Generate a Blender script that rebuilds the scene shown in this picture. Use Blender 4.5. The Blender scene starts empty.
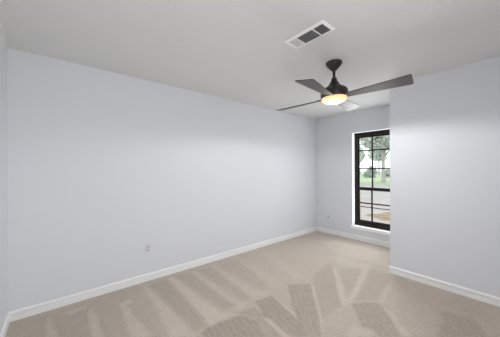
import bpy, bmesh, math, random
import numpy as np
from mathutils import Vector, Matrix
PI = math.pi
C = bpy.context.scene.collection
sc = bpy.context.scene

# ---------------------------------------------------------------- camera, world, lights, exposure
cam_d = bpy.data.cameras.new('camera')
cam = bpy.data.objects.new('camera', cam_d); C.objects.link(cam)
cam.location = (-4.3228, -2.9364, 1.3455)
cam.rotation_euler = (Matrix.Rotation(math.radians(50.3475 - 90), 3, 'Z') @ Matrix.Rotation(math.radians(90.053), 3, 'X') @ Matrix.Rotation(-0.00442, 3, 'Z')).to_euler()   # very slight roll
cam_d.sensor_width = 36
cam_d.lens = 228.17 / 500 * 36
cam_d.shift_y = 0.88 / 500
cam_d.clip_start = 0.02; cam_d.clip_end = 400
sc.camera = cam

world = bpy.data.worlds.new('overcast_sky'); sc.world = world
world.use_nodes = True
wn = world.node_tree; bg = wn.nodes['Background']
tc = wn.nodes.new('ShaderNodeTexCoord'); sp = wn.nodes.new('ShaderNodeSeparateXYZ')
rp = wn.nodes.new('ShaderNodeValToRGB')
rp.color_ramp.elements[0].position = 0.0; rp.color_ramp.elements[0].color = (0.93, 0.95, 0.97, 1)
rp.color_ramp.elements[1].position = 0.6; rp.color_ramp.elements[1].color = (0.80, 0.88, 1.0, 1)
wn.links.new(tc.outputs['Generated'], sp.inputs[0]); wn.links.new(sp.outputs['Z'], rp.inputs[0])
wn.links.new(rp.outputs[0], bg.inputs[0])
bg.inputs[1].default_value = 1.8

def area(name, loc, direction, sx, sy, power, col):
    d = bpy.data.lights.new(name, 'AREA'); d.shape = 'RECTANGLE'; d.size = sx; d.size_y = sy
    d.energy = power; d.color = col
    o = bpy.data.objects.new(name, d); C.objects.link(o); o.location = loc
    o.rotation_euler = Vector(direction).to_track_quat('-Z', 'Y').to_euler()
    return o
YR_FILL = -3.60
area('daylight_through_window', (0.44, -1.16, 1.3), (-1, -0.06, -0.30), 0.66, 1.6, 12, (0.97, 0.985, 1.0))
area('rear_fill_light', (-3.9, YR_FILL, 1.05), (0.1, 1, 0), 0.85, 1.9, 23.5, (0.97, 0.985, 1.0))  # unseen fill light, added to brighten the room from behind the camera
area('daylight_at_window_opening', (0.082, (-1.52 - 0.804) / 2, 1.16), (-1, 0, 0), 0.70, 1.70, 9, (0.97, 0.985, 1.0))
FAN_LAMP_POWER = 29

sc.view_settings.view_transform = 'Standard'; sc.view_settings.look = 'None'
sc.view_settings.exposure = 0.29; sc.view_settings.gamma = 1.0
sc.view_settings.use_curve_mapping = False
sc.cycles.max_bounces = 12; sc.cycles.diffuse_bounces = 8
sc.cycles.use_denoising = True
sc.cycles.sample_clamp_indirect = 6

# ---------------------------------------------------------------- helpers
def tag(o, label=None, cat=None, group=None, kind=None):
    if label: o['label'] = label
    if cat: o['category'] = cat
    if group: o['group'] = group
    if kind: o['kind'] = kind
    return o
def obj(name, bm, mat, parent=None, smooth=False, loc=None):
    me = bpy.data.meshes.new(name)
    bmesh.ops.recalc_face_normals(bm, faces=bm.faces)
    bm.to_mesh(me); bm.free()
    me.materials.append(mat)
    if smooth:
        for p in me.polygons: p.use_smooth = True
        me.set_sharp_from_angle(angle=math.radians(38))
    o = bpy.data.objects.new(name, me); C.objects.link(o)
    if parent: o.parent = parent
    if loc: o.location = loc
    return o
def empty(name, loc=(0, 0, 0), parent=None):
    o = bpy.data.objects.new(name, None); C.objects.link(o); o.location = loc
    o.empty_display_size = 0.1
    if parent: o.parent = parent
    return o
def box(bm, lo, hi, bevel=0):
    r = bmesh.ops.create_cube(bm, size=1)
    vs = r['verts']
    for v in vs:
        v.co = Vector([lo[i] + (v.co[i] + .5) * (hi[i] - lo[i]) for i in range(3)])
    if bevel:
        es = {e for v in vs for e in v.link_edges}
        bmesh.ops.bevel(bm, geom=list(es), offset=bevel, segments=2, affect='EDGES', profile=0.6)
    return vs
def boxes(*bs, bevel=0):
    bm = bmesh.new()
    for lo, hi in bs: box(bm, lo, hi, bevel)
    return bm
def lathe(bm, prof, n=48):
    rings = []
    for r, z in prof:
        if r < 1e-6: rings.append([bm.verts.new((0, 0, z))])
        else: rings.append([bm.verts.new((r * math.cos(2 * PI * i / n), r * math.sin(2 * PI * i / n), z)) for i in range(n)])
    for a, b in zip(rings, rings[1:]):
        for i in range(n):
            j = (i + 1) % n
            if len(a) == 1 and len(b) == 1: continue
            if len(a) == 1: bm.faces.new((a[0], b[i], b[j]))
            elif len(b) == 1: bm.faces.new((a[i], b[0], a[j]))
            else: bm.faces.new((a[i], b[i], b[j], a[j]))
    return bm
def profile_run(bm, prof, start, direction, length, out):
    """sweep a closed 2-D profile (distance from wall, height) along a wall"""
    d = Vector(direction); o = Vector(out); s = Vector(start); up = Vector((0, 0, 1))
    A = [bm.verts.new(s + o * p + up * z) for p, z in prof]
    B = [bm.verts.new(s + d * length + o * p + up * z) for p, z in prof]
    n = len(prof)
    for i in range(n):
        bm.faces.new((A[i], A[(i + 1) % n], B[(i + 1) % n], B[i]))
    bm.faces.new(A); bm.faces.new(B[::-1])
    return bm

# ---------------------------------------------------------------- materials
def mat(name, col, rough=0.5, metal=0.0, spec=0.5):
    m = bpy.data.materials.new(name); m.use_nodes = True
    b = m.node_tree.nodes['Principled BSDF']
    b.inputs['Base Color'].default_value = (*col, 1); b.inputs['Roughness'].default_value = rough
    b.inputs['Metallic'].default_value = metal; b.inputs['Specular IOR Level'].default_value = spec
    return m
def noise(m, scale, detail=3, rough=0.5):
    n = m.node_tree.nodes.new('ShaderNodeTexNoise'); t = m.node_tree.nodes.new('ShaderNodeTexCoord')
    m.node_tree.links.new(t.outputs['Object'], n.inputs['Vector'])
    n.inputs['Scale'].default_value = scale; n.inputs['Detail'].default_value = detail; n.inputs['Roughness'].default_value = rough
    return n
def bump(m, scale, strength, dist=0.01, detail=3):
    n = noise(m, scale, detail); b = m.node_tree.nodes.new('ShaderNodeBump')
    b.inputs['Strength'].default_value = strength; b.inputs['Distance'].default_value = dist
    m.node_tree.links.new(n.outputs['Fac'], b.inputs['Height'])
    m.node_tree.links.new(b.outputs['Normal'], m.node_tree.nodes['Principled BSDF'].inputs['Normal'])
def mottle(m, c0, c1, scale, detail=4, lo=0.3, hi=0.7):
    n = noise(m, scale, detail); r = m.node_tree.nodes.new('ShaderNodeValToRGB')
    r.color_ramp.elements[0].position = lo; r.color_ramp.elements[0].color = (*c0, 1)
    r.color_ramp.elements[1].position = hi; r.color_ramp.elements[1].color = (*c1, 1)
    m.node_tree.links.new(n.outputs['Fac'], r.inputs['Fac'])
    m.node_tree.links.new(r.outputs['Color'], m.node_tree.nodes['Principled BSDF'].inputs['Base Color'])

M_wall = mat('wall_paint', (0.703, 0.721, 0.750), 0.62, spec=0.3); bump(M_wall, 90, 0.12, 0.004)
M_ceil = mat('ceiling_paint', (0.716, 0.718, 0.712), 0.8, spec=0.2); bump(M_ceil, 45, 0.35, 0.008, 5)
M_trim = mat('trim_paint', (0.86, 0.86, 0.85), 0.35)
M_reveal = mat('sill_paint', (0.90, 0.905, 0.915), 0.45)
M_black = mat('black_window_metal', (0.022, 0.018, 0.017), 0.6, spec=0.12)
mottle(M_black, (0.016, 0.013, 0.012), (0.032, 0.026, 0.023), 14)
M_vent = mat('vent_paint', (0.90, 0.90, 0.89), 0.45); bump(M_vent, 120, 0.04, 0.001)
M_louvre_shade = mat('louvre_grey_shade', (0.15, 0.15, 0.155), 0.6); bump(M_louvre_shade, 120, 0.04, 0.001)  # vent slats with their shade painted into the grey
M_duct_shade = mat('duct_shade', (0.03, 0.03, 0.035), 0.8); bump(M_duct_shade, 60, 0.1)  # dark plate colour, paints the shade inside the duct
M_socket = mat('socket_plastic', (0.52, 0.52, 0.53), 0.4); bump(M_socket, 200, 0.02, 0.0005)
M_plate = mat('plate_plastic', (0.675, 0.685, 0.70), 0.35); bump(M_plate, 200, 0.02, 0.0005)
M_slot = mat('dark_slot', (0.06, 0.06, 0.065), 0.6); bump(M_slot, 200, 0.02, 0.0005)
M_metal = mat('connector_metal', (0.30, 0.29, 0.28), 0.35, 0.9); bump(M_metal, 200, 0.03, 0.0005)
M_bronze = mat('fan_bronze', (0.045, 0.036, 0.034), 0.38, 0.3)
mottle(M_bronze, (0.026, 0.020, 0.018), (0.044, 0.035, 0.031), 30)
M_blade = mat('fan_blade_wood', (0.09, 0.08, 0.078), 0.40)
def blade_grain():
    m = M_blade; nt = m.node_tree
    t = nt.nodes.new('ShaderNodeTexCoord'); mp = nt.nodes.new('ShaderNodeMapping'); mp.inputs['Scale'].default_value = (3, 60, 60)
    n = nt.nodes.new('ShaderNodeTexNoise'); n.inputs['Scale'].default_value = 2; n.inputs['Detail'].default_value = 4
    r = nt.nodes.new('ShaderNodeValToRGB')
    r.color_ramp.elements[0].position = .3; r.color_ramp.elements[0].color = (0.050, 0.043, 0.042, 1)
    r.color_ramp.elements[1].position = .7; r.color_ramp.elements[1].color = (0.085, 0.075, 0.073, 1)
    nt.links.new(t.outputs['Object'], mp.inputs[0]); nt.links.new(mp.outputs[0], n.inputs['Vector'])
    nt.links.new(n.outputs['Fac'], r.inputs[0]); nt.links.new(r.outputs[0], nt.nodes['Principled BSDF'].inputs['Base Color'])
blade_grain()

def glass_mat():
    m = bpy.data.materials.new('window_glass'); m.use_nodes = True; nt = m.node_tree
    nt.nodes.clear()
    out = nt.nodes.new('ShaderNodeOutputMaterial'); mx = nt.nodes.new('ShaderNodeMixShader')
    tr = nt.nodes.new('ShaderNodeBsdfTransparent'); gl = nt.nodes.new('ShaderNodeBsdfGlossy'); fr = nt.nodes.new('ShaderNodeFresnel')
    gl.inputs['Roughness'].default_value = 0.02; fr.inputs['IOR'].default_value = 1.3
    tr.inputs[0].default_value = (0.96, 0.98, 0.97, 1)
    nt.links.new(fr.outputs[0], mx.inputs[0]); nt.links.new(tr.outputs[0], mx.inputs[1]); nt.links.new(gl.outputs[0], mx.inputs[2])
    nt.links.new(mx.outputs[0], out.inputs[0])
    return m
M_glass = glass_mat()

# carpet: nap marks left by the vacuum plus painted light falloff are a mesh attribute, the pile is fine noise
NAP_SHADE = [
    (-0.45,0.3,[(-4.68,-0.06),(-3.83,-0.08),(-3.78,-1.00),(-4.16,-1.47),(-4.54,-1.16)]),  # broad darkening at left, light falloff painted into the pile tone
    (-0.55,0.3,[(-1.25,-1.99),(-1.08,-2.77),(-2.37,-2.84),(-2.72,-2.54),(-1.80,-2.39)]),  # light falloff painted in on the right side
    (-0.35,0.25,[(-2.67,-1.93),(-1.77,-2.23),(-2.68,-2.58),(-3.12,-2.21)]),  # painted light falloff, continued nearer the camera
    (0.5,0.03,[(-4.43,-0.15),(-4.40,-0.15),(-4.34,-0.53),(-4.41,-0.47)]),
    (0.6,0.03,[(-4.13,-0.29),(-4.09,-0.24),(-4.05,-0.78),(-4.14,-0.70)]),
    (0.35,0.02,[(-4.29,-0.13),(-4.15,-0.12),(-4.14,-0.20),(-4.28,-0.22)]),
    (0.7,0.03,[(-3.87,-0.32),(-3.78,-0.30),(-3.75,-0.39),(-3.83,-0.41),(-3.76,-1.01),(-3.90,-0.90)]),
    (0.8,0.04,[(-3.59,-0.08),(-3.56,-0.14),(-3.50,-0.76),(-3.49,-1.24),(-3.64,-1.12)]),
    (0.9,0.04,[(-3.30,-0.10),(-3.24,-0.11),(-3.20,-0.71),(-3.16,-1.10),(-3.07,-1.21),(-3.33,-1.19)]),
    (0.6,0.04,[(-3.01,-0.13),(-2.95,-0.14),(-2.95,-0.97),(-2.86,-1.16),(-3.03,-1.19)]),
    (0.5,0.05,[(-2.72,-0.14),(-2.66,-0.14),(-2.66,-1.01),(-2.56,-1.15),(-2.79,-1.16)]),
    (0.4,0.05,[(-2.30,-0.21),(-2.22,-0.23),(-2.25,-0.92),(-2.30,-1.14),(-2.47,-1.12)]),
    (0.4,0.05,[(-1.84,-0.23),(-1.74,-0.25),(-1.92,-1.05),(-1.89,-1.22),(-2.14,-1.15)]),
    (-0.5,0.05,[(-3.53,-0.14),(-3.33,-0.11),(-3.35,-1.17),(-3.46,-1.17)]),
    (-0.4,0.05,[(-3.21,-0.11),(-3.02,-0.12),(-3.00,-1.11),(-3.12,-1.05)]),
    (-0.35,0.05,[(-2.91,-0.13),(-2.74,-0.15),(-2.78,-1.09),(-2.88,-1.08)]),
    (-0.3,0.05,[(-2.60,-0.14),(-2.32,-0.19),(-2.46,-1.01),(-2.60,-1.06)]),
    (-0.25,0.05,[(-3.98,-0.15),(-3.88,-0.30),(-3.91,-0.89),(-4.04,-0.79)]),
    (-0.9,0.02,[(-3.37,-1.20),(-3.07,-1.24),(-2.98,-1.39),(-3.05,-1.62),(-3.44,-1.29),(-3.44,-1.22)]),
    (-0.6,0.02,[(-3.05,-1.21),(-2.86,-1.25),(-2.90,-1.47),(-2.93,-1.71),(-3.04,-1.63),(-2.97,-1.38)]),
    (-0.9,0.02,[(-2.79,-1.17),(-2.61,-1.21),(-2.64,-1.36),(-2.72,-1.74),(-2.75,-1.86),(-2.93,-1.71),(-2.89,-1.40)]),
    (0.6,0.03,[(-2.91,-1.39),(-2.88,-1.45),(-2.90,-1.74),(-2.95,-1.70)]),
    (0.6,0.03,[(-2.63,-1.36),(-2.61,-1.42),(-2.72,-1.89),(-2.77,-1.85),(-2.72,-1.73)]),
    (-0.9,0.02,[(-2.28,-1.16),(-2.08,-1.33),(-2.27,-1.52),(-2.51,-1.73),(-2.72,-1.89),(-2.82,-1.81),(-2.59,-1.48)]),
    (0.8,0.03,[(-2.09,-1.34),(-2.10,-1.40),(-2.48,-1.75),(-2.65,-1.85),(-2.51,-1.73)]),
    (-0.55,0.03,[(-1.86,-1.21),(-1.33,-1.13),(-1.64,-1.40),(-2.15,-1.78),(-2.51,-1.76),(-2.15,-1.44)]),
    (0.9,0.03,[(-1.48,-1.26),(-1.50,-1.33),(-1.90,-1.65),(-2.16,-1.82),(-2.18,-1.76)]),
    (0.9,0.03,[(-1.03,-1.48),(-1.03,-1.56),(-1.62,-1.72),(-2.08,-1.82),(-2.13,-1.78),(-1.78,-1.70)]),
    (0.6,0.03,[(-1.38,-1.89),(-1.38,-1.95),(-1.85,-2.02),(-1.91,-1.96)]),
    (-0.35,0.04,[(-1.46,-1.36),(-1.06,-1.49),(-1.84,-1.70),(-2.00,-1.72)]),
    (-0.4,0.04,[(-1.09,-1.60),(-1.17,-1.87),(-1.83,-1.96),(-2.00,-1.82)]),
    (-0.9,0.03,[(-2.09,-1.82),(-1.87,-1.98),(-1.99,-2.12),(-2.11,-2.24),(-2.22,-2.31),(-2.45,-2.12),(-2.26,-1.97)]),
    (0.6,0.04,[(-1.92,-2.06),(-1.91,-2.11),(-2.13,-2.32),(-2.17,-2.36),(-2.22,-2.31)]),
    (0.5,0.05,[(-2.41,-1.98),(-2.32,-2.10),(-2.37,-2.18),(-2.57,-2.02)]),
    (-1.0,0.02,[(-1.59,-2.42),(-1.52,-2.47),(-1.49,-2.64),(-1.57,-2.69),(-1.71,-2.74),(-2.03,-2.47),(-1.74,-2.48)]),
    (-0.4,0.05,[(-1.22,-1.93),(-1.34,-2.38),(-1.46,-2.61),(-1.52,-2.44),(-1.57,-2.18)]),
    (0.5,0.06,[(-0.54,-0.45),(-0.38,-0.66),(-0.30,-1.53),(-0.84,-1.72),(-0.90,-1.39),(-1.00,-1.10)]),
    (0.5,0.05,[(-1.12,-1.00),(-1.02,-1.19),(-0.98,-1.60),(-1.18,-1.60),(-1.28,-1.26)]),
]
def carpet_mat():
    m = bpy.data.materials.new('cut_pile_carpet'); m.use_nodes = True; nt = m.node_tree
    b = nt.nodes['Principled BSDF']; b.inputs['Roughness'].default_value = 0.95; b.inputs['Specular IOR Level'].default_value = 0.1
    b.inputs['Sheen Weight'].default_value = 0.15; b.inputs['Sheen Roughness'].default_value = 0.6
    at = nt.nodes.new('ShaderNodeAttribute'); at.attribute_name = 'nap_shade'
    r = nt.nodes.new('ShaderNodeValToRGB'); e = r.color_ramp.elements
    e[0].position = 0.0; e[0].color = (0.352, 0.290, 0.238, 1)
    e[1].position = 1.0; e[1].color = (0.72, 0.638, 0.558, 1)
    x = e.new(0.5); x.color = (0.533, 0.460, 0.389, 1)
    nf = noise(m, 84, 2, 0.7); nb = noise(m, 9, 4, 0.6); nm = noise(m, 34, 3, 0.6)
    def math_(op, a, bb):
        k = nt.nodes.new('ShaderNodeMath'); k.operation = op
        for i, v in enumerate((a, bb)):
            if isinstance(v, (int, float)): k.inputs[i].default_value = v
            else: nt.links.new(v, k.inputs[i])
        return k.outputs[0]
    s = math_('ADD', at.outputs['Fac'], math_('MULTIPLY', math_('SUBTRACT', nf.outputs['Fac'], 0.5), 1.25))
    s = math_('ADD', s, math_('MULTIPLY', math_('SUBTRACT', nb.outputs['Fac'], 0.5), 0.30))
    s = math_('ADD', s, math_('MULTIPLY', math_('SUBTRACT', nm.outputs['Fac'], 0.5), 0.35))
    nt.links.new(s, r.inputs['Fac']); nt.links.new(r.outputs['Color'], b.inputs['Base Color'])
    bp = nt.nodes.new('ShaderNodeBump'); bp.inputs['Strength'].default_value = 0.5; bp.inputs['Distance'].default_value = 0.01
    nt.links.new(nf.outputs['Fac'], bp.inputs['Height']); nt.links.new(bp.outputs['Normal'], b.inputs['Normal'])
    return m
M_carpet = carpet_mat()

# ---------------------------------------------------------------- room shell
H = 2.44; XL = -4.687; XB = -1.035; YA = -1.8155; YR = -3.55; T = 0.20
def struct(name, bm, m, label, parent=None, smooth=False):
    o = obj(name, bm, m, parent, smooth); tag(o, label, 'wall' if name.startswith('wall') else name.split('_')[0], kind='structure'); return o

def build_floor():
    st = 0.015
    nx = int(round((0.0 - XL) / st)); ny = int(round((0.0 - YR) / st))
    xs = np.linspace(XL, 0.0, nx + 1); ys = np.linspace(YR, 0.0, ny + 1)
    X, Y = np.meshgrid(xs, ys)
    rng = np.random.default_rng(4)
    wob = lambda k, a: a * np.sin(k * X + 1.3 * k * Y) * np.cos(1.7 * k * Y - 0.6 * k * X)
    PX = X + wob(9, 0.006) + wob(31, 0.003); PY = Y + wob(11, 0.006) + wob(27, 0.003)
    nap_shade = np.zeros_like(X)
    for val, soft, pts in NAP_SHADE:
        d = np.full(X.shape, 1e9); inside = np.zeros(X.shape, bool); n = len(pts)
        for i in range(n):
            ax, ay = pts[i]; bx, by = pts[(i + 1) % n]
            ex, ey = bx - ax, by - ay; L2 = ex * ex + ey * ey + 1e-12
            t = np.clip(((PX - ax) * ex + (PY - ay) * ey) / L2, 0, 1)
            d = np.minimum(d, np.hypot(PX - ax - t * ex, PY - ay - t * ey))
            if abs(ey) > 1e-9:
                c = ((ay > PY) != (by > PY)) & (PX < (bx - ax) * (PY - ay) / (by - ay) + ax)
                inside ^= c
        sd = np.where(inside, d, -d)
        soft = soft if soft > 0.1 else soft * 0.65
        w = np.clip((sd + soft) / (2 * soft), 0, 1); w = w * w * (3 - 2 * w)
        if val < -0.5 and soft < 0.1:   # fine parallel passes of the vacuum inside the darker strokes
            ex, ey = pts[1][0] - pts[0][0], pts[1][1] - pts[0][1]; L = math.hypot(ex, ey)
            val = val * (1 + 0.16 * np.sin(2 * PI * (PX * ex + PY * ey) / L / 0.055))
        nap_shade = nap_shade * (1 - w) + np.where(np.asarray(val) > 0, val * 0.50, val * 0.70) * (1.15 if pts[0][0] < -2.7 and soft < 0.1 else 1.0) * w
    fac = (0.46 + 0.5 * np.clip(nap_shade, -1, 1) * NAP_SHADE_GAIN).astype(np.float32)
    co = np.stack([X.ravel(), Y.ravel(), np.zeros(X.size)], 1).astype(np.float32)
    idx = np.arange(X.size).reshape(X.shape)
    q = np.stack([idx[:-1, :-1].ravel(), idx[:-1, 1:].ravel(), idx[1:, 1:].ravel(), idx[1:, :-1].ravel()], 1)
    cx = co[q].mean(1)
    keep = ~((cx[:, 0] > XB) & (cx[:, 1] < YA))
    q = q[keep]
    me = bpy.data.meshes.new('floor')
    me.from_pydata(co.tolist(), [], q.tolist())
    a = me.attributes.new('nap_shade', 'FLOAT', 'POINT'); a.data.foreach_set('value', fac.ravel())
    me.materials.append(M_carpet)
    o = bpy.data.objects.new('floor', me); C.objects.link(o)
    tag(o, 'beige cut pile carpet with vacuum marks and light falloff painted in', 'floor', kind='structure')
NAP_SHADE_GAIN = 0.88
build_floor()
struct('floor_slab', boxes(((XL - T, YR - 1.2, -0.15), (T, T, -0.002))), M_trim, 'slab under the carpet')

struct('ceiling', boxes(((XL - T, YR - 1.2, H), (T, T, H + 0.15))), M_ceil, 'textured flat white ceiling')
struct('wall_left', boxes(((XL - T, 0, 0), (T, T, H))), M_wall, 'long pale blue grey wall with outlet')
struct('wall_near', boxes(((XL - T, YR, 0), (XL, 0, H))), M_wall, 'sliver of pale wall at the far left edge')
struct('wall_right', boxes(((XB, YR, 0), (XB + 0.12, YA, H)), ((XB + 0.12, YA - 0.12, 0), (0, YA, H))), M_wall, 'pale blue grey wall nearest on the right')
# window wall with its opening
WY0, WY1, WZ0, WZ1 = -1.52, -0.804, 0.221, 2.044
struct('wall_window', boxes(((0, WY1, 0), (T, 0, H)), ((0, YA - 0.12, 0), (T, WY0, H)),
       ((0, WY0, 0), (T, WY1, WZ0)), ((0, WY0, WZ1), (T, WY1, H))), M_wall, 'end wall of the alcove holding the black window')
# rear wall behind the camera; doorway and closed hall added for the fill light
DX0, DX1, DZ = -4.35, -3.45, 2.03
struct('wall_rear', boxes(((XL - T, YR - 0.12, 0), (DX0, YR, H)), ((DX1, YR - 0.12, 0), (XB + 0.12, YR, H)),
       ((DX0, YR - 0.12, DZ), (DX1, YR, H))), M_wall, 'wall behind the camera with a doorway added for the fill light')
struct('wall_fill_hall', boxes(((XL - T, YR - 1.2, 0), (XB + .12, YR - 1.1, H)), ((XL - T, YR - 1.1, 0), (XL - T + .1, YR - .12, H)), ((XB + .02, YR - 1.1, 0), (XB + .12, YR - .12, H))), M_wall, 'closed hall added behind the fill light')
# ceiling slopes down a little along the sliver of wall at the far left
bm = bmesh.new()
k = 0.432
vs = [bm.verts.new(p) for p in [(XL, 0, H), (XL, -0.8, H - k * 0.8), (XL + 0.05, -0.8, H), (XL, -0.8, H)]]
for f in ((0, 1, 2), (0, 2, 3), (0, 3, 1), (1, 3, 2)): bm.faces.new([vs[i] for i in f])
struct('ceiling_slope', bm, M_ceil, 'short sloping edge of the ceiling over the sliver of wall')

PROF = [(0, 0), (0.012, 0), (0.012, 0.048), (0.0105, 0.051), (0.001, 0.0525), (0.001, 0.0640), (0.0165, 0.065), (0.0170, 0.071), (0.0150, 0.078), (0.009, 0.085), (0.003, 0.089), (0, 0.089)]
def base(name, runs, label):
    bm = bmesh.new()
    for s, d, L, o in runs: profile_run(bm, PROF, s, d, L, o)
    struct(name, bm, M_trim, label)
base('baseboard_left', [((XL, 0, 0), (1, 0, 0), -XL, (0, -1, 0))], 'white baseboard along the long wall')
base('baseboard_near', [((XL, 0, 0), (0, -1, 0), -YR, (1, 0, 0))], 'white baseboard at the far left edge')
base('baseboard_window', [((0, 0, 0), (0, -1, 0), -YA, (-1, 0, 0))], 'white baseboard under the window')
base('baseboard_right', [((XB, YA + 0.017, 0), (0, -1, 0), YA - YR + 0.017, (-1, 0, 0)),
                         ((XB - 0.017, YA, 0), (1, 0, 0), -XB + 0.017, (0, 1, 0))], 'white baseboard along the right wall')
base('baseboard_rear', [((DX1, YR, 0), (1, 0, 0), XB - DX1, (0, 1, 0)), ((XL, YR, 0), (1, 0, 0), DX0 - XL, (0, 1, 0))], 'white baseboard behind the camera')

# ---------------------------------------------------------------- window
win = empty('window_1', (0.08, (WY0 + WY1) / 2, WZ0)); tag(win, 'black framed sash window with dark grid bars in the alcove', 'window', kind='structure')
off = Vector(win.location)
def wpart(name, bs, m, parent=None, label=None, bevel=0):
    bm = boxes(*bs, bevel=bevel)
    bmesh.ops.translate(bm, verts=bm.verts, vec=-off)
    o = obj(name, bm, m, parent or win)
    if label: o['label'] = label
    return o
Z0, Z1 = WZ0 + 0.044, WZ1
# painted reveal lining of the opening and the sill
wpart('window_reveal', [((-0.001, WY1 - 0.006, Z0), (0.085, WY1, Z1)), ((-0.001, WY0, Z0), (0.085, WY0 + 0.006, Z1)), ((-0.001, WY0 + .006, Z1 - 0.006), (0.085, WY1 - .006, Z1))], M_reveal, label='white painted reveal')
wpart('window_sill', [((-0.024, WY0 - 0.02, WZ0 - 0.012), (0, WY1 + 0.022, Z0)), ((0, WY0, WZ0), (0.12, WY1, Z0))], M_reveal, label='white sill', bevel=0.003)
fy0, fy1 = WY0 + 0.006, WY1 - 0.012
fw = 0.050; zt = 2.014
wpart('window_frame', [((0.085, fy1 - fw, Z0), (0.15, fy1, zt)), ((0.085, fy0, Z0), (0.15, fy0 + fw, zt)),
     ((0.085, fy0 + fw, zt - 0.05), (0.15, fy1 - fw, zt)), ((0.085, fy0 + fw, Z0), (0.15, fy1 - fw, Z0 + 0.04)),
     ((0.10, fy0, zt), (0.18, fy1 + 0.012, WZ1)), ((0.12, WY0, Z0), (0.19, fy0 + 0.01, zt)), ((0.12, fy1 - 0.01, Z0), (0.19, WY1, zt)),
     ((0.12, fy0, WZ0), (0.19, fy1, Z0 + 0.03))], M_black)
gy0, gy1 = fy0 + fw, fy1 - fw
# sashes: lower one in front of the upper one
def sash(name, x0, x1, z0, z1, top, bot, sw, hz, thin=()):
    s = wpart(name, [((x0, gy1 - sw, z0), (x1, gy1, z1)), ((x0, gy0, z0), (x1, gy0 + sw, z1)),
                     ((x0, gy0 + sw, z1 - top), (x1, gy1 - sw, z1)), ((x0, gy0 + sw, z0), (x1, gy1 - sw, z0 + bot))], M_black)
    xm = (x0 + x1) / 2
    wpart('muntin', [((xm - 0.011, -1.135, z0 + bot), (xm + 0.011, -1.113, z1 - top))], M_black, s)
    for z in hz:
        wpart('muntin', [((xm - 0.010, gy0 + sw, z - 0.011), (xm + 0.010, gy1 - sw, z + 0.011))], M_black, s)
    for z in thin:
        wpart('screen_bar', [((xm + 0.030, gy0 + sw, z - 0.007), (xm + 0.042, gy1 - sw, z + 0.007))], M_black, s)
    wpart('pane', [((xm - 0.002, gy0 + sw, z0 + bot), (xm + 0.002, gy1 - sw, z1 - top))], M_glass, s)
    return s
sash('upper_sash', 0.125, 0.149, 0.949, 1.966, 0.022, 0.045, 0.02, (1.698, 1.353))
sash('lower_sash', 0.098, 0.124, Z0 + 0.035, 1.001, 0.056, 0.075, 0.035, (0.702,), (0.623,))
# ---------------------------------------------------------------- ceiling fan
FAN = Vector((-2.158, -1.685, H))
fan = empty('ceiling_fan', FAN)
tag(fan, 'dark bronze four blade ceiling fan with a glowing round light', 'ceiling fan')
obj('canopy', lathe(bmesh.new(), [(0.0, 0), (0.080, 0), (0.081, -0.006), (0.080, -0.015), (0.068, -0.034), (0.046, -0.058), (0.027, -0.080), (0.018, -0.086), (0, -0.086)]), M_bronze, fan, True)
obj('downrod', lathe(bmesh.new(), [(0.0, -0.082), (0.0135, -0.082), (0.0135, -0.185), (0, -0.185)], 24), M_bronze, fan, True)
# motor, lamp and blades hang very slightly out of level
def tilted(bm, piv=-0.17):
    for v in bm.verts:
        v.co.z += 0.026 * v.co.x - 0.021 * v.co.y
    return bm
cpl = obj('yoke_cover', tilted(lathe(bmesh.new(), [(0.0, -0.158), (0.022, -0.158), (0.028, -0.165), (0.029, -0.188), (0.026, -0.196), (0, -0.196)], 32)), M_bronze, fan, True)
mot = obj('motor_housing', tilted(lathe(bmesh.new(), [(0, -0.190), (0.034, -0.192), (0.043, -0.206), (0.053, -0.224), (0.067, -0.241), (0.088, -0.256), (0.110, -0.268), (0.125, -0.281), (0.131, -0.294), (0.133, -0.306),
     (0.133, -0.345), (0.131, -0.358), (0.127, -0.363), (0.118, -0.363), (0.0, -0.363)], 64)), M_bronze, fan, True)
for k in range(2):
    a = math.radians(35 + 180 * k)
    bm = bmesh.new(); bmesh.ops.create_uvsphere(bm, u_segments=10, v_segments=6, radius=0.005)
    bmesh.ops.translate(bm, verts=bm.verts, vec=(0.030 * math.cos(a), 0.030 * math.sin(a), -0.178))
    obj('screw', bm, M_bronze, cpl, True)

def lens_mat():
    m = bpy.data.materials.new('lit_frosted_lens'); m.use_nodes = True; nt = m.node_tree
    b = nt.nodes['Principled BSDF']; b.inputs['Base Color'].default_value = (0.5, 0.42, 0.30, 1); b.inputs['Roughness'].default_value = 0.4
    t = nt.nodes.new('ShaderNodeTexCoord'); s = nt.nodes.new('ShaderNodeSeparateXYZ')
    mr = nt.nodes.new('ShaderNodeMapRange'); mr.inputs['From Min'].default_value = -0.418; mr.inputs['From Max'].default_value = -0.364
    r = nt.nodes.new('ShaderNodeValToRGB'); e = r.color_ramp.elements
    e[0].position = 0.0; e[0].color = (1.05, 0.96, 0.82, 1)
    e[1].position = 1.0; e[1].color = (0.70, 0.45, 0.18, 1)
    x = e.new(0.35); x.color = (1.0, 0.79, 0.44, 1)
    x = e.new(0.7); x.color = (0.88, 0.63, 0.26, 1)
    nt.links.new(t.outputs['Object'], s.inputs[0]); nt.links.new(s.outputs['Z'], mr.inputs['Value'])
    nt.links.new(mr.outputs[0], r.inputs[0]); nt.links.new(r.outputs[0], b.inputs['Emission Color'])
    b.inputs['Emission Strength'].default_value = 0.78
    return m
M_lens = lens_mat()
obj('lamp_shade', tilted(lathe(bmesh.new(), [(0, -0.362), (0.124, -0.362), (0.1265, -0.368), (0.123, -0.380), (0.111, -0.394), (0.088, -0.406), (0.057, -0.414), (0.026, -0.418), (0, -0.4185)], 64)), M_lens, fan, True)['label'] = 'glowing frosted round lens'

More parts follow.
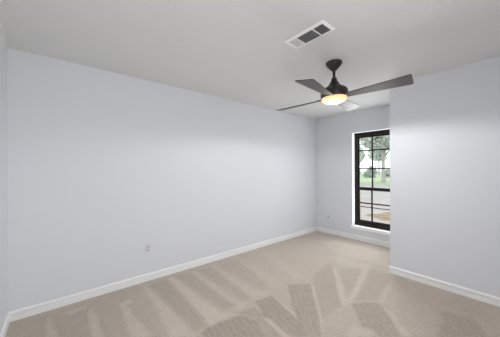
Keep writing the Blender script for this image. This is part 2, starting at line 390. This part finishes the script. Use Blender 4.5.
def make_blade():
    # along +X from the hub; taper from narrow root to wide tip, thin, rounded tip corners
    r0, r1, w0, w1, th = 0.105, 0.662, 0.040, 0.084, 0.0035
    n = 14; outline = []
    for i in range(n + 1):
        t = i / n; outline.append((r0 + (r1 - 0.014 - r0) * t, -(w0 + (w1 - w0) * t)))
    for i in range(1, 6):
        a = -PI / 2 + PI / 2 * i / 5; outline.append((r1 - 0.014 + 0.014 * math.cos(a), -w1 + 0.014 + 0.014 * math.sin(a)))
    top = [(x, -y) for x, y in outline[::-1]]
    outline += top
    bm = bmesh.new()
    lo = [bm.verts.new((x, y, -th)) for x, y in outline]; hi = [bm.verts.new((x, y, th)) for x, y in outline]
    m = len(outline)
    bm.faces.new(lo[::-1]); bm.faces.new(hi)
    for i in range(m): bm.faces.new((lo[i], lo[(i + 1) % m], hi[(i + 1) % m], hi[i]))
    return bm
def make_bracket():
    bm = bmesh.new(); box(bm, (0.100, -0.030, 0.0036), (0.185, 0.030, 0.0085), 0.002)
    return bm
zc = 2.082 - H
blade_me = bracket_me = None
for k in range(4):
    th = 0.167 + k * PI / 2
    al = -0.205
    d = Vector((math.cos(th), math.sin(th), 0.026 * math.cos(th) - 0.021 * math.sin(th))).normalized()
    n0 = Vector((-math.sin(th), math.cos(th), -0.026 * math.sin(th) - 0.021 * math.cos(th))).normalized()
    up = d.cross(n0).normalized()
    n = (n0 * math.cos(al) + up * math.sin(al)).normalized(); u = d.cross(n)
    R = Matrix((d, n, u)).transposed().to_4x4(); R.translation = Vector((0, 0, zc))
    if blade_me is None:
        b = obj('blade', make_blade(), M_blade, fan); br = obj('blade_bracket', make_bracket(), M_bronze, b)
        blade_me, bracket_me = b, br
    else:
        b = blade_me.copy(); C.objects.link(b); b.parent = fan
        br = bracket_me.copy(); C.objects.link(br); br.parent = b
    b.matrix_local = R
ld = bpy.data.lights.new('fan_lamp_light', 'SPOT'); ld.energy = FAN_LAMP_POWER; ld.color = (0.985, 0.98, 1.0)
ld.spot_size = math.radians(179); ld.spot_blend = 0.22; ld.shadow_soft_size = 0.03
lo_ = bpy.data.objects.new('fan_lamp_light', ld); C.objects.link(lo_); lo_.parent = fan; lo_.location = (0, 0, -0.462)

lp = bpy.data.lights.new('fan_lamp_glow', 'POINT'); lp.energy = FAN_LAMP_POWER * 0.09; lp.color = ld.color; lp.shadow_soft_size = 0.03
lq = bpy.data.objects.new('fan_lamp_glow', lp); C.objects.link(lq); lq.parent = fan; lq.location = (0, 0, -0.462)

# ---------------------------------------------------------------- ceiling vent
VX0, VX1, VY0, VY1 = -2.846, -2.676, -2.001, -1.618
vent = empty('ceiling_vent', ((VX0 + VX1) / 2, (VY0 + VY1) / 2, H))
tag(vent, 'white three panel air register set in the ceiling beside the fan', 'vent')
off = Vector(vent.location)
def vpart(name, bm, m, label=None):
    bmesh.ops.translate(bm, verts=bm.verts, vec=-off)
    o = obj(name, bm, m, vent)
    if label: o['label'] = label
    return o
iw = 0.024; zb, zf = H - 0.002, H - 0.013
ix0, ix1, iy0, iy1 = VX0 + iw, VX1 - iw, VY0 + iw, VY1 - iw
bm = bmesh.new()    # stamped frame: rim slopes up to the ceiling
O = [(VX0, VY0), (VX1, VY0), (VX1, VY1), (VX0, VY1)]; I = [(ix0, iy0), (ix1, iy0), (ix1, iy1), (ix0, iy1)]
Mi = [(VX0 + .008, VY0 + .008), (VX1 - .008, VY0 + .008), (VX1 - .008, VY1 - .008), (VX0 + .008, VY1 - .008)]
rings = [[bm.verts.new((x, y, z)) for x, y in R_] for R_, z in ((O, H - .001), (Mi, zf + .002), (I, zf), (I, zb))]
for a, b in zip(rings, rings[1:]):
    for i in range(4): bm.faces.new((a[i], a[(i + 1) % 4], b[(i + 1) % 4], b[i]))
vpart('vent_frame', bm, M_vent)
vpart('duct_shade_plate', boxes(((ix0, iy0, H - 0.0015), (ix1, iy1, H - 0.0008))), M_duct_shade, 'dark plate behind the louvres, standing in for duct shade')
s1, s2 = iy1 - 0.088, iy0 + 0.088
for y in (s1, s2): vpart('divider', boxes(((ix0, y - 0.005, zf), (ix1, y + 0.005, zb))), M_vent)
def louvres(axis, a0, a1, b0, b1, n, ang, m, wd):
    bm = bmesh.new()
    for i in range(n):
        c = a0 + (i + .5) * (a1 - a0) / n; zc_ = (zf + zb) / 2
        dz = wd / 2 * math.sin(ang); dc = wd / 2 * math.cos(ang)
        if axis == 'y': P = [(b0, c - dc, zc_ - dz), (b1, c - dc, zc_ - dz), (b1, c + dc, zc_ + dz), (b0, c + dc, zc_ + dz)]
        else: P = [(c - dc, b0, zc_ - dz), (c - dc, b1, zc_ - dz), (c + dc, b1, zc_ + dz), (c + dc, b0, zc_ + dz)]
        vs = [bm.verts.new(p) for p in P] + [bm.verts.new((p[0], p[1], p[2] + 0.0008)) for p in P]
        for f in ((0, 1, 2, 3), (4, 5, 6, 7), (0, 1, 5, 4), (1, 2, 6, 5), (2, 3, 7, 6), (3, 0, 4, 7)): bm.faces.new([vs[j] for j in f])
    return bm
vpart('louvre_panel', louvres('y', s1 + .005, iy1, ix0, ix1, 7, math.radians(14), M_vent, 0.0132), M_vent, 'light louvre panel')
vpart('louvre_panel', louvres('x', ix0, ix1, s2 + .005, s1 - .005, 8, math.radians(-55), M_vent, 0.0125), M_louvre_shade, 'louvre panel in the middle with shade painted in')
vpart('louvre_panel', louvres('y', iy0, s2 - .005, ix0, ix1, 6, math.radians(-62), M_vent, 0.0125), M_louvre_shade, 'end louvre panel with shade painted in')

# ---------------------------------------------------------------- wall plates
def plate_bm(w, h, t=0.006):
    return boxes(((-w / 2, -t, -h / 2), (w / 2, 0, h / 2)), bevel=0.0022)
out = empty('wall_outlet', (-3.508, 0, 0.392)); tag(out, 'white duplex power outlet low on the long left wall', 'outlet')
obj('cover_plate', plate_bm(0.072, 0.116), M_plate, out)
for s in (-1, 1):
    bm = bmesh.new()
    lathe(bm, [(0, 0.0), (0.0168, 0.0), (0.0168, 0.0022), (0, 0.0022)], 28)
    for v in bm.verts: v.co = Vector((v.co.x, -0.0058 - v.co.z, max(-0.0125, min(0.0125, v.co.y)) + s * 0.0195))
    rc = obj('receptacle', bm, M_socket, out)
    for nm, bx in (('slot', ((-0.0075, -0.0084, 0.001), (-0.0050, -0.0078, 0.009))), ('slot', ((0.0050, -0.0084, 0.002), (0.0072, -0.0078, 0.008))), ('ground_hole', ((-0.0024, -0.0084, -0.0085), (0.0024, -0.0078, -0.0042)))):
        bm = boxes(bx); bmesh.ops.translate(bm, verts=bm.verts, vec=(0, 0, s * 0.0195)); obj(nm, bm, M_slot, rc)
bm = bmesh.new(); lathe(bm, [(0, 0), (0.0032, 0), (0.0026, 0.0014), (0, 0.0016)], 14)
for v in bm.verts: v.co = Vector((v.co.x, -0.0058 - v.co.z, v.co.y))
obj('screw', bm, M_metal, out)

cab = empty('cable_plate', (0, -0.292, 0.348)); tag(cab, 'small white cable plate with dark jack low beside the window', 'wall plate')
bm = plate_bm(0.072, 0.116); bmesh.ops.rotate(bm, verts=bm.verts, matrix=Matrix.Rotation(-PI / 2, 3, 'Z')); obj('cover_plate', bm, M_wall, cab)
bm = bmesh.new(); lathe(bm, [(0, 0), (0.0125, 0), (0.0125, 0.004), (0.0075, 0.005), (0.0075, 0.016), (0, 0.016)], 18)
for v in bm.verts: v.co = Vector((-0.0058 - v.co.z, v.co.x, v.co.y))
obj('jack', bm, M_slot, cab)['label'] = 'dark metal jack'

# ---------------------------------------------------------------- outside the window
M_lawn = mat('lawn', (0.42, 0.47, 0.28), 0.95, spec=0.1); mottle(M_lawn, (0.36, 0.42, 0.23), (0.50, 0.54, 0.36), 0.35)
M_street = mat('pale_asphalt', (0.56, 0.54, 0.52), 0.9); mottle(M_street, (0.37, 0.33, 0.28), (0.43, 0.39, 0.34), 0.8)
M_drive = mat('pinkish_concrete', (0.62, 0.52, 0.46), 0.9); mottle(M_drive, (0.37, 0.30, 0.26), (0.45, 0.38, 0.33), 1.3)
M_soil = mat('bare_soil', (0.36, 0.25, 0.16), 1.0); mottle(M_soil, (0.22, 0.15, 0.09), (0.38, 0.27, 0.17), 5)
M_bark = mat('bark', (0.26, 0.24, 0.22), 0.95); mottle(M_bark, (0.38, 0.35, 0.32), (0.54, 0.51, 0.48), 4); bump(M_bark, 12, 0.6, 0.05)
M_leaf_haze = [mat('leaf_hazy_grey_green', (0.22, 0.27, 0.20), 0.7), mat('leaf_hazy_deep_green', (0.13, 0.17, 0.11), 0.7), mat('leaf_hazy_pale_green', (0.30, 0.35, 0.25), 0.7)]
for m_, c_ in zip(M_leaf_haze, ((0.56, 0.60, 0.54), (0.44, 0.48, 0.43), (0.62, 0.65, 0.58))):  # leaf colours lightened, distance haze painted in
    mottle(m_, tuple(v * .8 for v in c_), tuple(v * 1.25 for v in c_), 1.5)
G = -0.17
def ground(name, x0, x1, y0, y1, z, m, label, cat='ground'):
    bm = boxes(((x0, y0, z - 0.2), (x1, y1, z))); o = obj(name, bm, m); tag(o, label, cat, kind='structure'); return o
ground('ground_lawn', T, 160, -110, 160, G, M_lawn, 'green lawn beyond the street outside')
ground('ground_street', 7.4, 20, -90, 140, G + 0.02, M_street, 'pale grey street outside')
ground('ground_driveway', T, 7.4, -30, 40, G + 0.03, M_drive, 'pinkish concrete outside the window')
random.seed(11)
bm = bmesh.new(); n = 40; ring = []
cen = bm.verts.new((0, 0, 0.05))
rr = [[], []]
for j, (f, z) in enumerate(((0.62, 0.045), (1.0, -0.01))):
    for i in range(n):
        a = 2 * PI * i / n; w = 1 + 0.16 * math.sin(3 * a + 1) + 0.1 * math.sin(7 * a) + random.uniform(-.04, .04)
        rr[j].append(bm.verts.new((1.05 * w * f * math.cos(a), 1.0 * w * f * math.sin(a), z + random.uniform(-.008, .008))))
for i in range(n):
    j = (i + 1) % n
    bm.faces.new((cen, rr[0][i], rr[0][j])); bm.faces.new((rr[0][i], rr[1][i], rr[1][j], rr[0][j]))
so = obj('soil_patch', bm, M_soil, None, True, (3.85, -0.62, G + 0.03)); tag(so, 'brown bare soil patch on the pale concrete outside the window', 'soil')

def crown_bm(rx, ry, rz, n, s, seed, flat=0.35):
    r = random.Random(seed); bm = bmesh.new()
    blobs = [(Vector((r.uniform(-.55, .55) * rx, r.uniform(-.55, .55) * ry, r.uniform(-.45, .5) * rz)), r.uniform(.35, .6)) for _ in range(9)]
    for _ in range(n):
        c, q = r.choice(blobs)
        v = Vector((r.gauss(0, 1), r.gauss(0, 1), r.gauss(0, 1))).normalized() * (r.random() ** 0.4)
        p = c + Vector((v.x * rx, v.y * ry, v.z * rz)) * q
        a = Vector((r.gauss(0, 1), r.gauss(0, 1), r.gauss(0, 1))).normalized(); b = a.orthogonal().normalized(); t = a.cross(b)
        L = s * r.uniform(.6, 1.3)
        vs = [bm.verts.new(p + b * L), bm.verts.new(p + t * L * .45 + a * L * .15), bm.verts.new(p - b * L), bm.verts.new(p - t * L * .45 + a * L * .15)]
        bm.faces.new(vs)
    return bm
def trunk_bm(r0, r1, h, lean, branches, seed):
    r = random.Random(seed); bm = bmesh.new()
    def tube(p0, p1, a, b, n=10, seg=5):
        d = (p1 - p0); u = d.orthogonal().normalized(); w = d.normalized().cross(u); prev = None
        for i in range(seg + 1):
            t = i / seg; c = p0 + d * t + u * (0.06 * math.sin(t * 5)) * a; q = a + (b - a) * t
            if i == 0: q *= 1.25
            ringv = [bm.verts.new(c + (u * math.cos(2 * PI * j / n) + w * math.sin(2 * PI * j / n)) * q) for j in range(n)]
            if prev:
                for j in range(n): bm.faces.new((prev[j], prev[(j + 1) % n], ringv[(j + 1) % n], ringv[j]))
            prev = ringv
    top = Vector((lean, lean * .4, h)); tube(Vector((0, 0, -0.1)), top, r0, r1)
    for k in range(branches):
        a = 2 * PI * k / branches + r.uniform(-.4, .4)
        tube(top * r.uniform(.8, .97), top + Vector((math.cos(a) * h * .45, math.sin(a) * h * .45, h * r.uniform(.3, .6))), r1 * .7, r1 * .2, 8, 3)
    return bm
def tree(name, x, y, h_trunk, r_trunk, crown, label, leafm, n, s, seed, group=None, cat='tree'):
    e = empty(name, (x, y, G)); tag(e, label, cat, group)
    obj('trunk', trunk_bm(r_trunk, r_trunk * .7, h_trunk, 0.15, 5, seed), M_bark, e, True)
    c = obj('crown', crown_bm(*crown[:3], n, s, seed), leafm, e, loc=(0, 0, crown[3]))
    return e
tree('oak_tree', 22.9, 7.0, 3.4, 0.20, (5.0, 5.0, 2.6, 5.6), 'nearest tree outside with a grey trunk, in the right of the window', M_leaf_haze[0], 12000, 0.21, 1)
for i, (x, y, h, cw, m_, lab) in enumerate([
        (57.5, 26.5, 3.6, 2.5, 2, 'pale tree far outside, at the left edge of the window'),
        (59.0, 21.2, 4.2, 2.6, 0, 'grey green tree far outside, seen through the middle of the window'),
        (62.5, 15.6, 3.8, 2.5, 2, 'pale tree far outside, right of the near tree trunk')]):
    tree('street_tree', x, y, h, 0.2, (cw, cw, 3.4, h + 2.2), lab, M_leaf_haze[m_], 2600, 0.36, 20 + i, 'trees beyond the lawn')
def shrub(x, y, rx, h, lab, m_, seed):
    e = empty('shrub', (x, y, G)); tag(e, lab, 'shrub', 'shrubs at the far edge of the lawn')
    obj('foliage', crown_bm(rx, rx, h * .75, 900, 0.22, seed), M_leaf_haze[m_], e, loc=(0, 0, h * .5))
    obj('stem', trunk_bm(0.06, 0.04, h * .4, 0.02, 3, seed), M_bark, e, True)
for i, (px, py, rx, h, m_, lab) in enumerate([
        (36.6, 17.2, 1.2, 1.7, 1, 'dark shrub at the far edge of the lawn, leftmost in the window'),
        (38.2, 14.7, 1.2, 1.9, 1, 'dark shrub at the far edge of the lawn, second from the left'),
        (40.2, 12.3, 1.2, 1.5, 0, 'low grey green shrub at the far edge of the lawn, in mid window'),
        (42.0, 9.9, 1.2, 1.9, 1, 'dark shrub at the far edge of the lawn, rightmost in the window')]):
    shrub(px, py, rx, h, lab, m_, 40 + i)
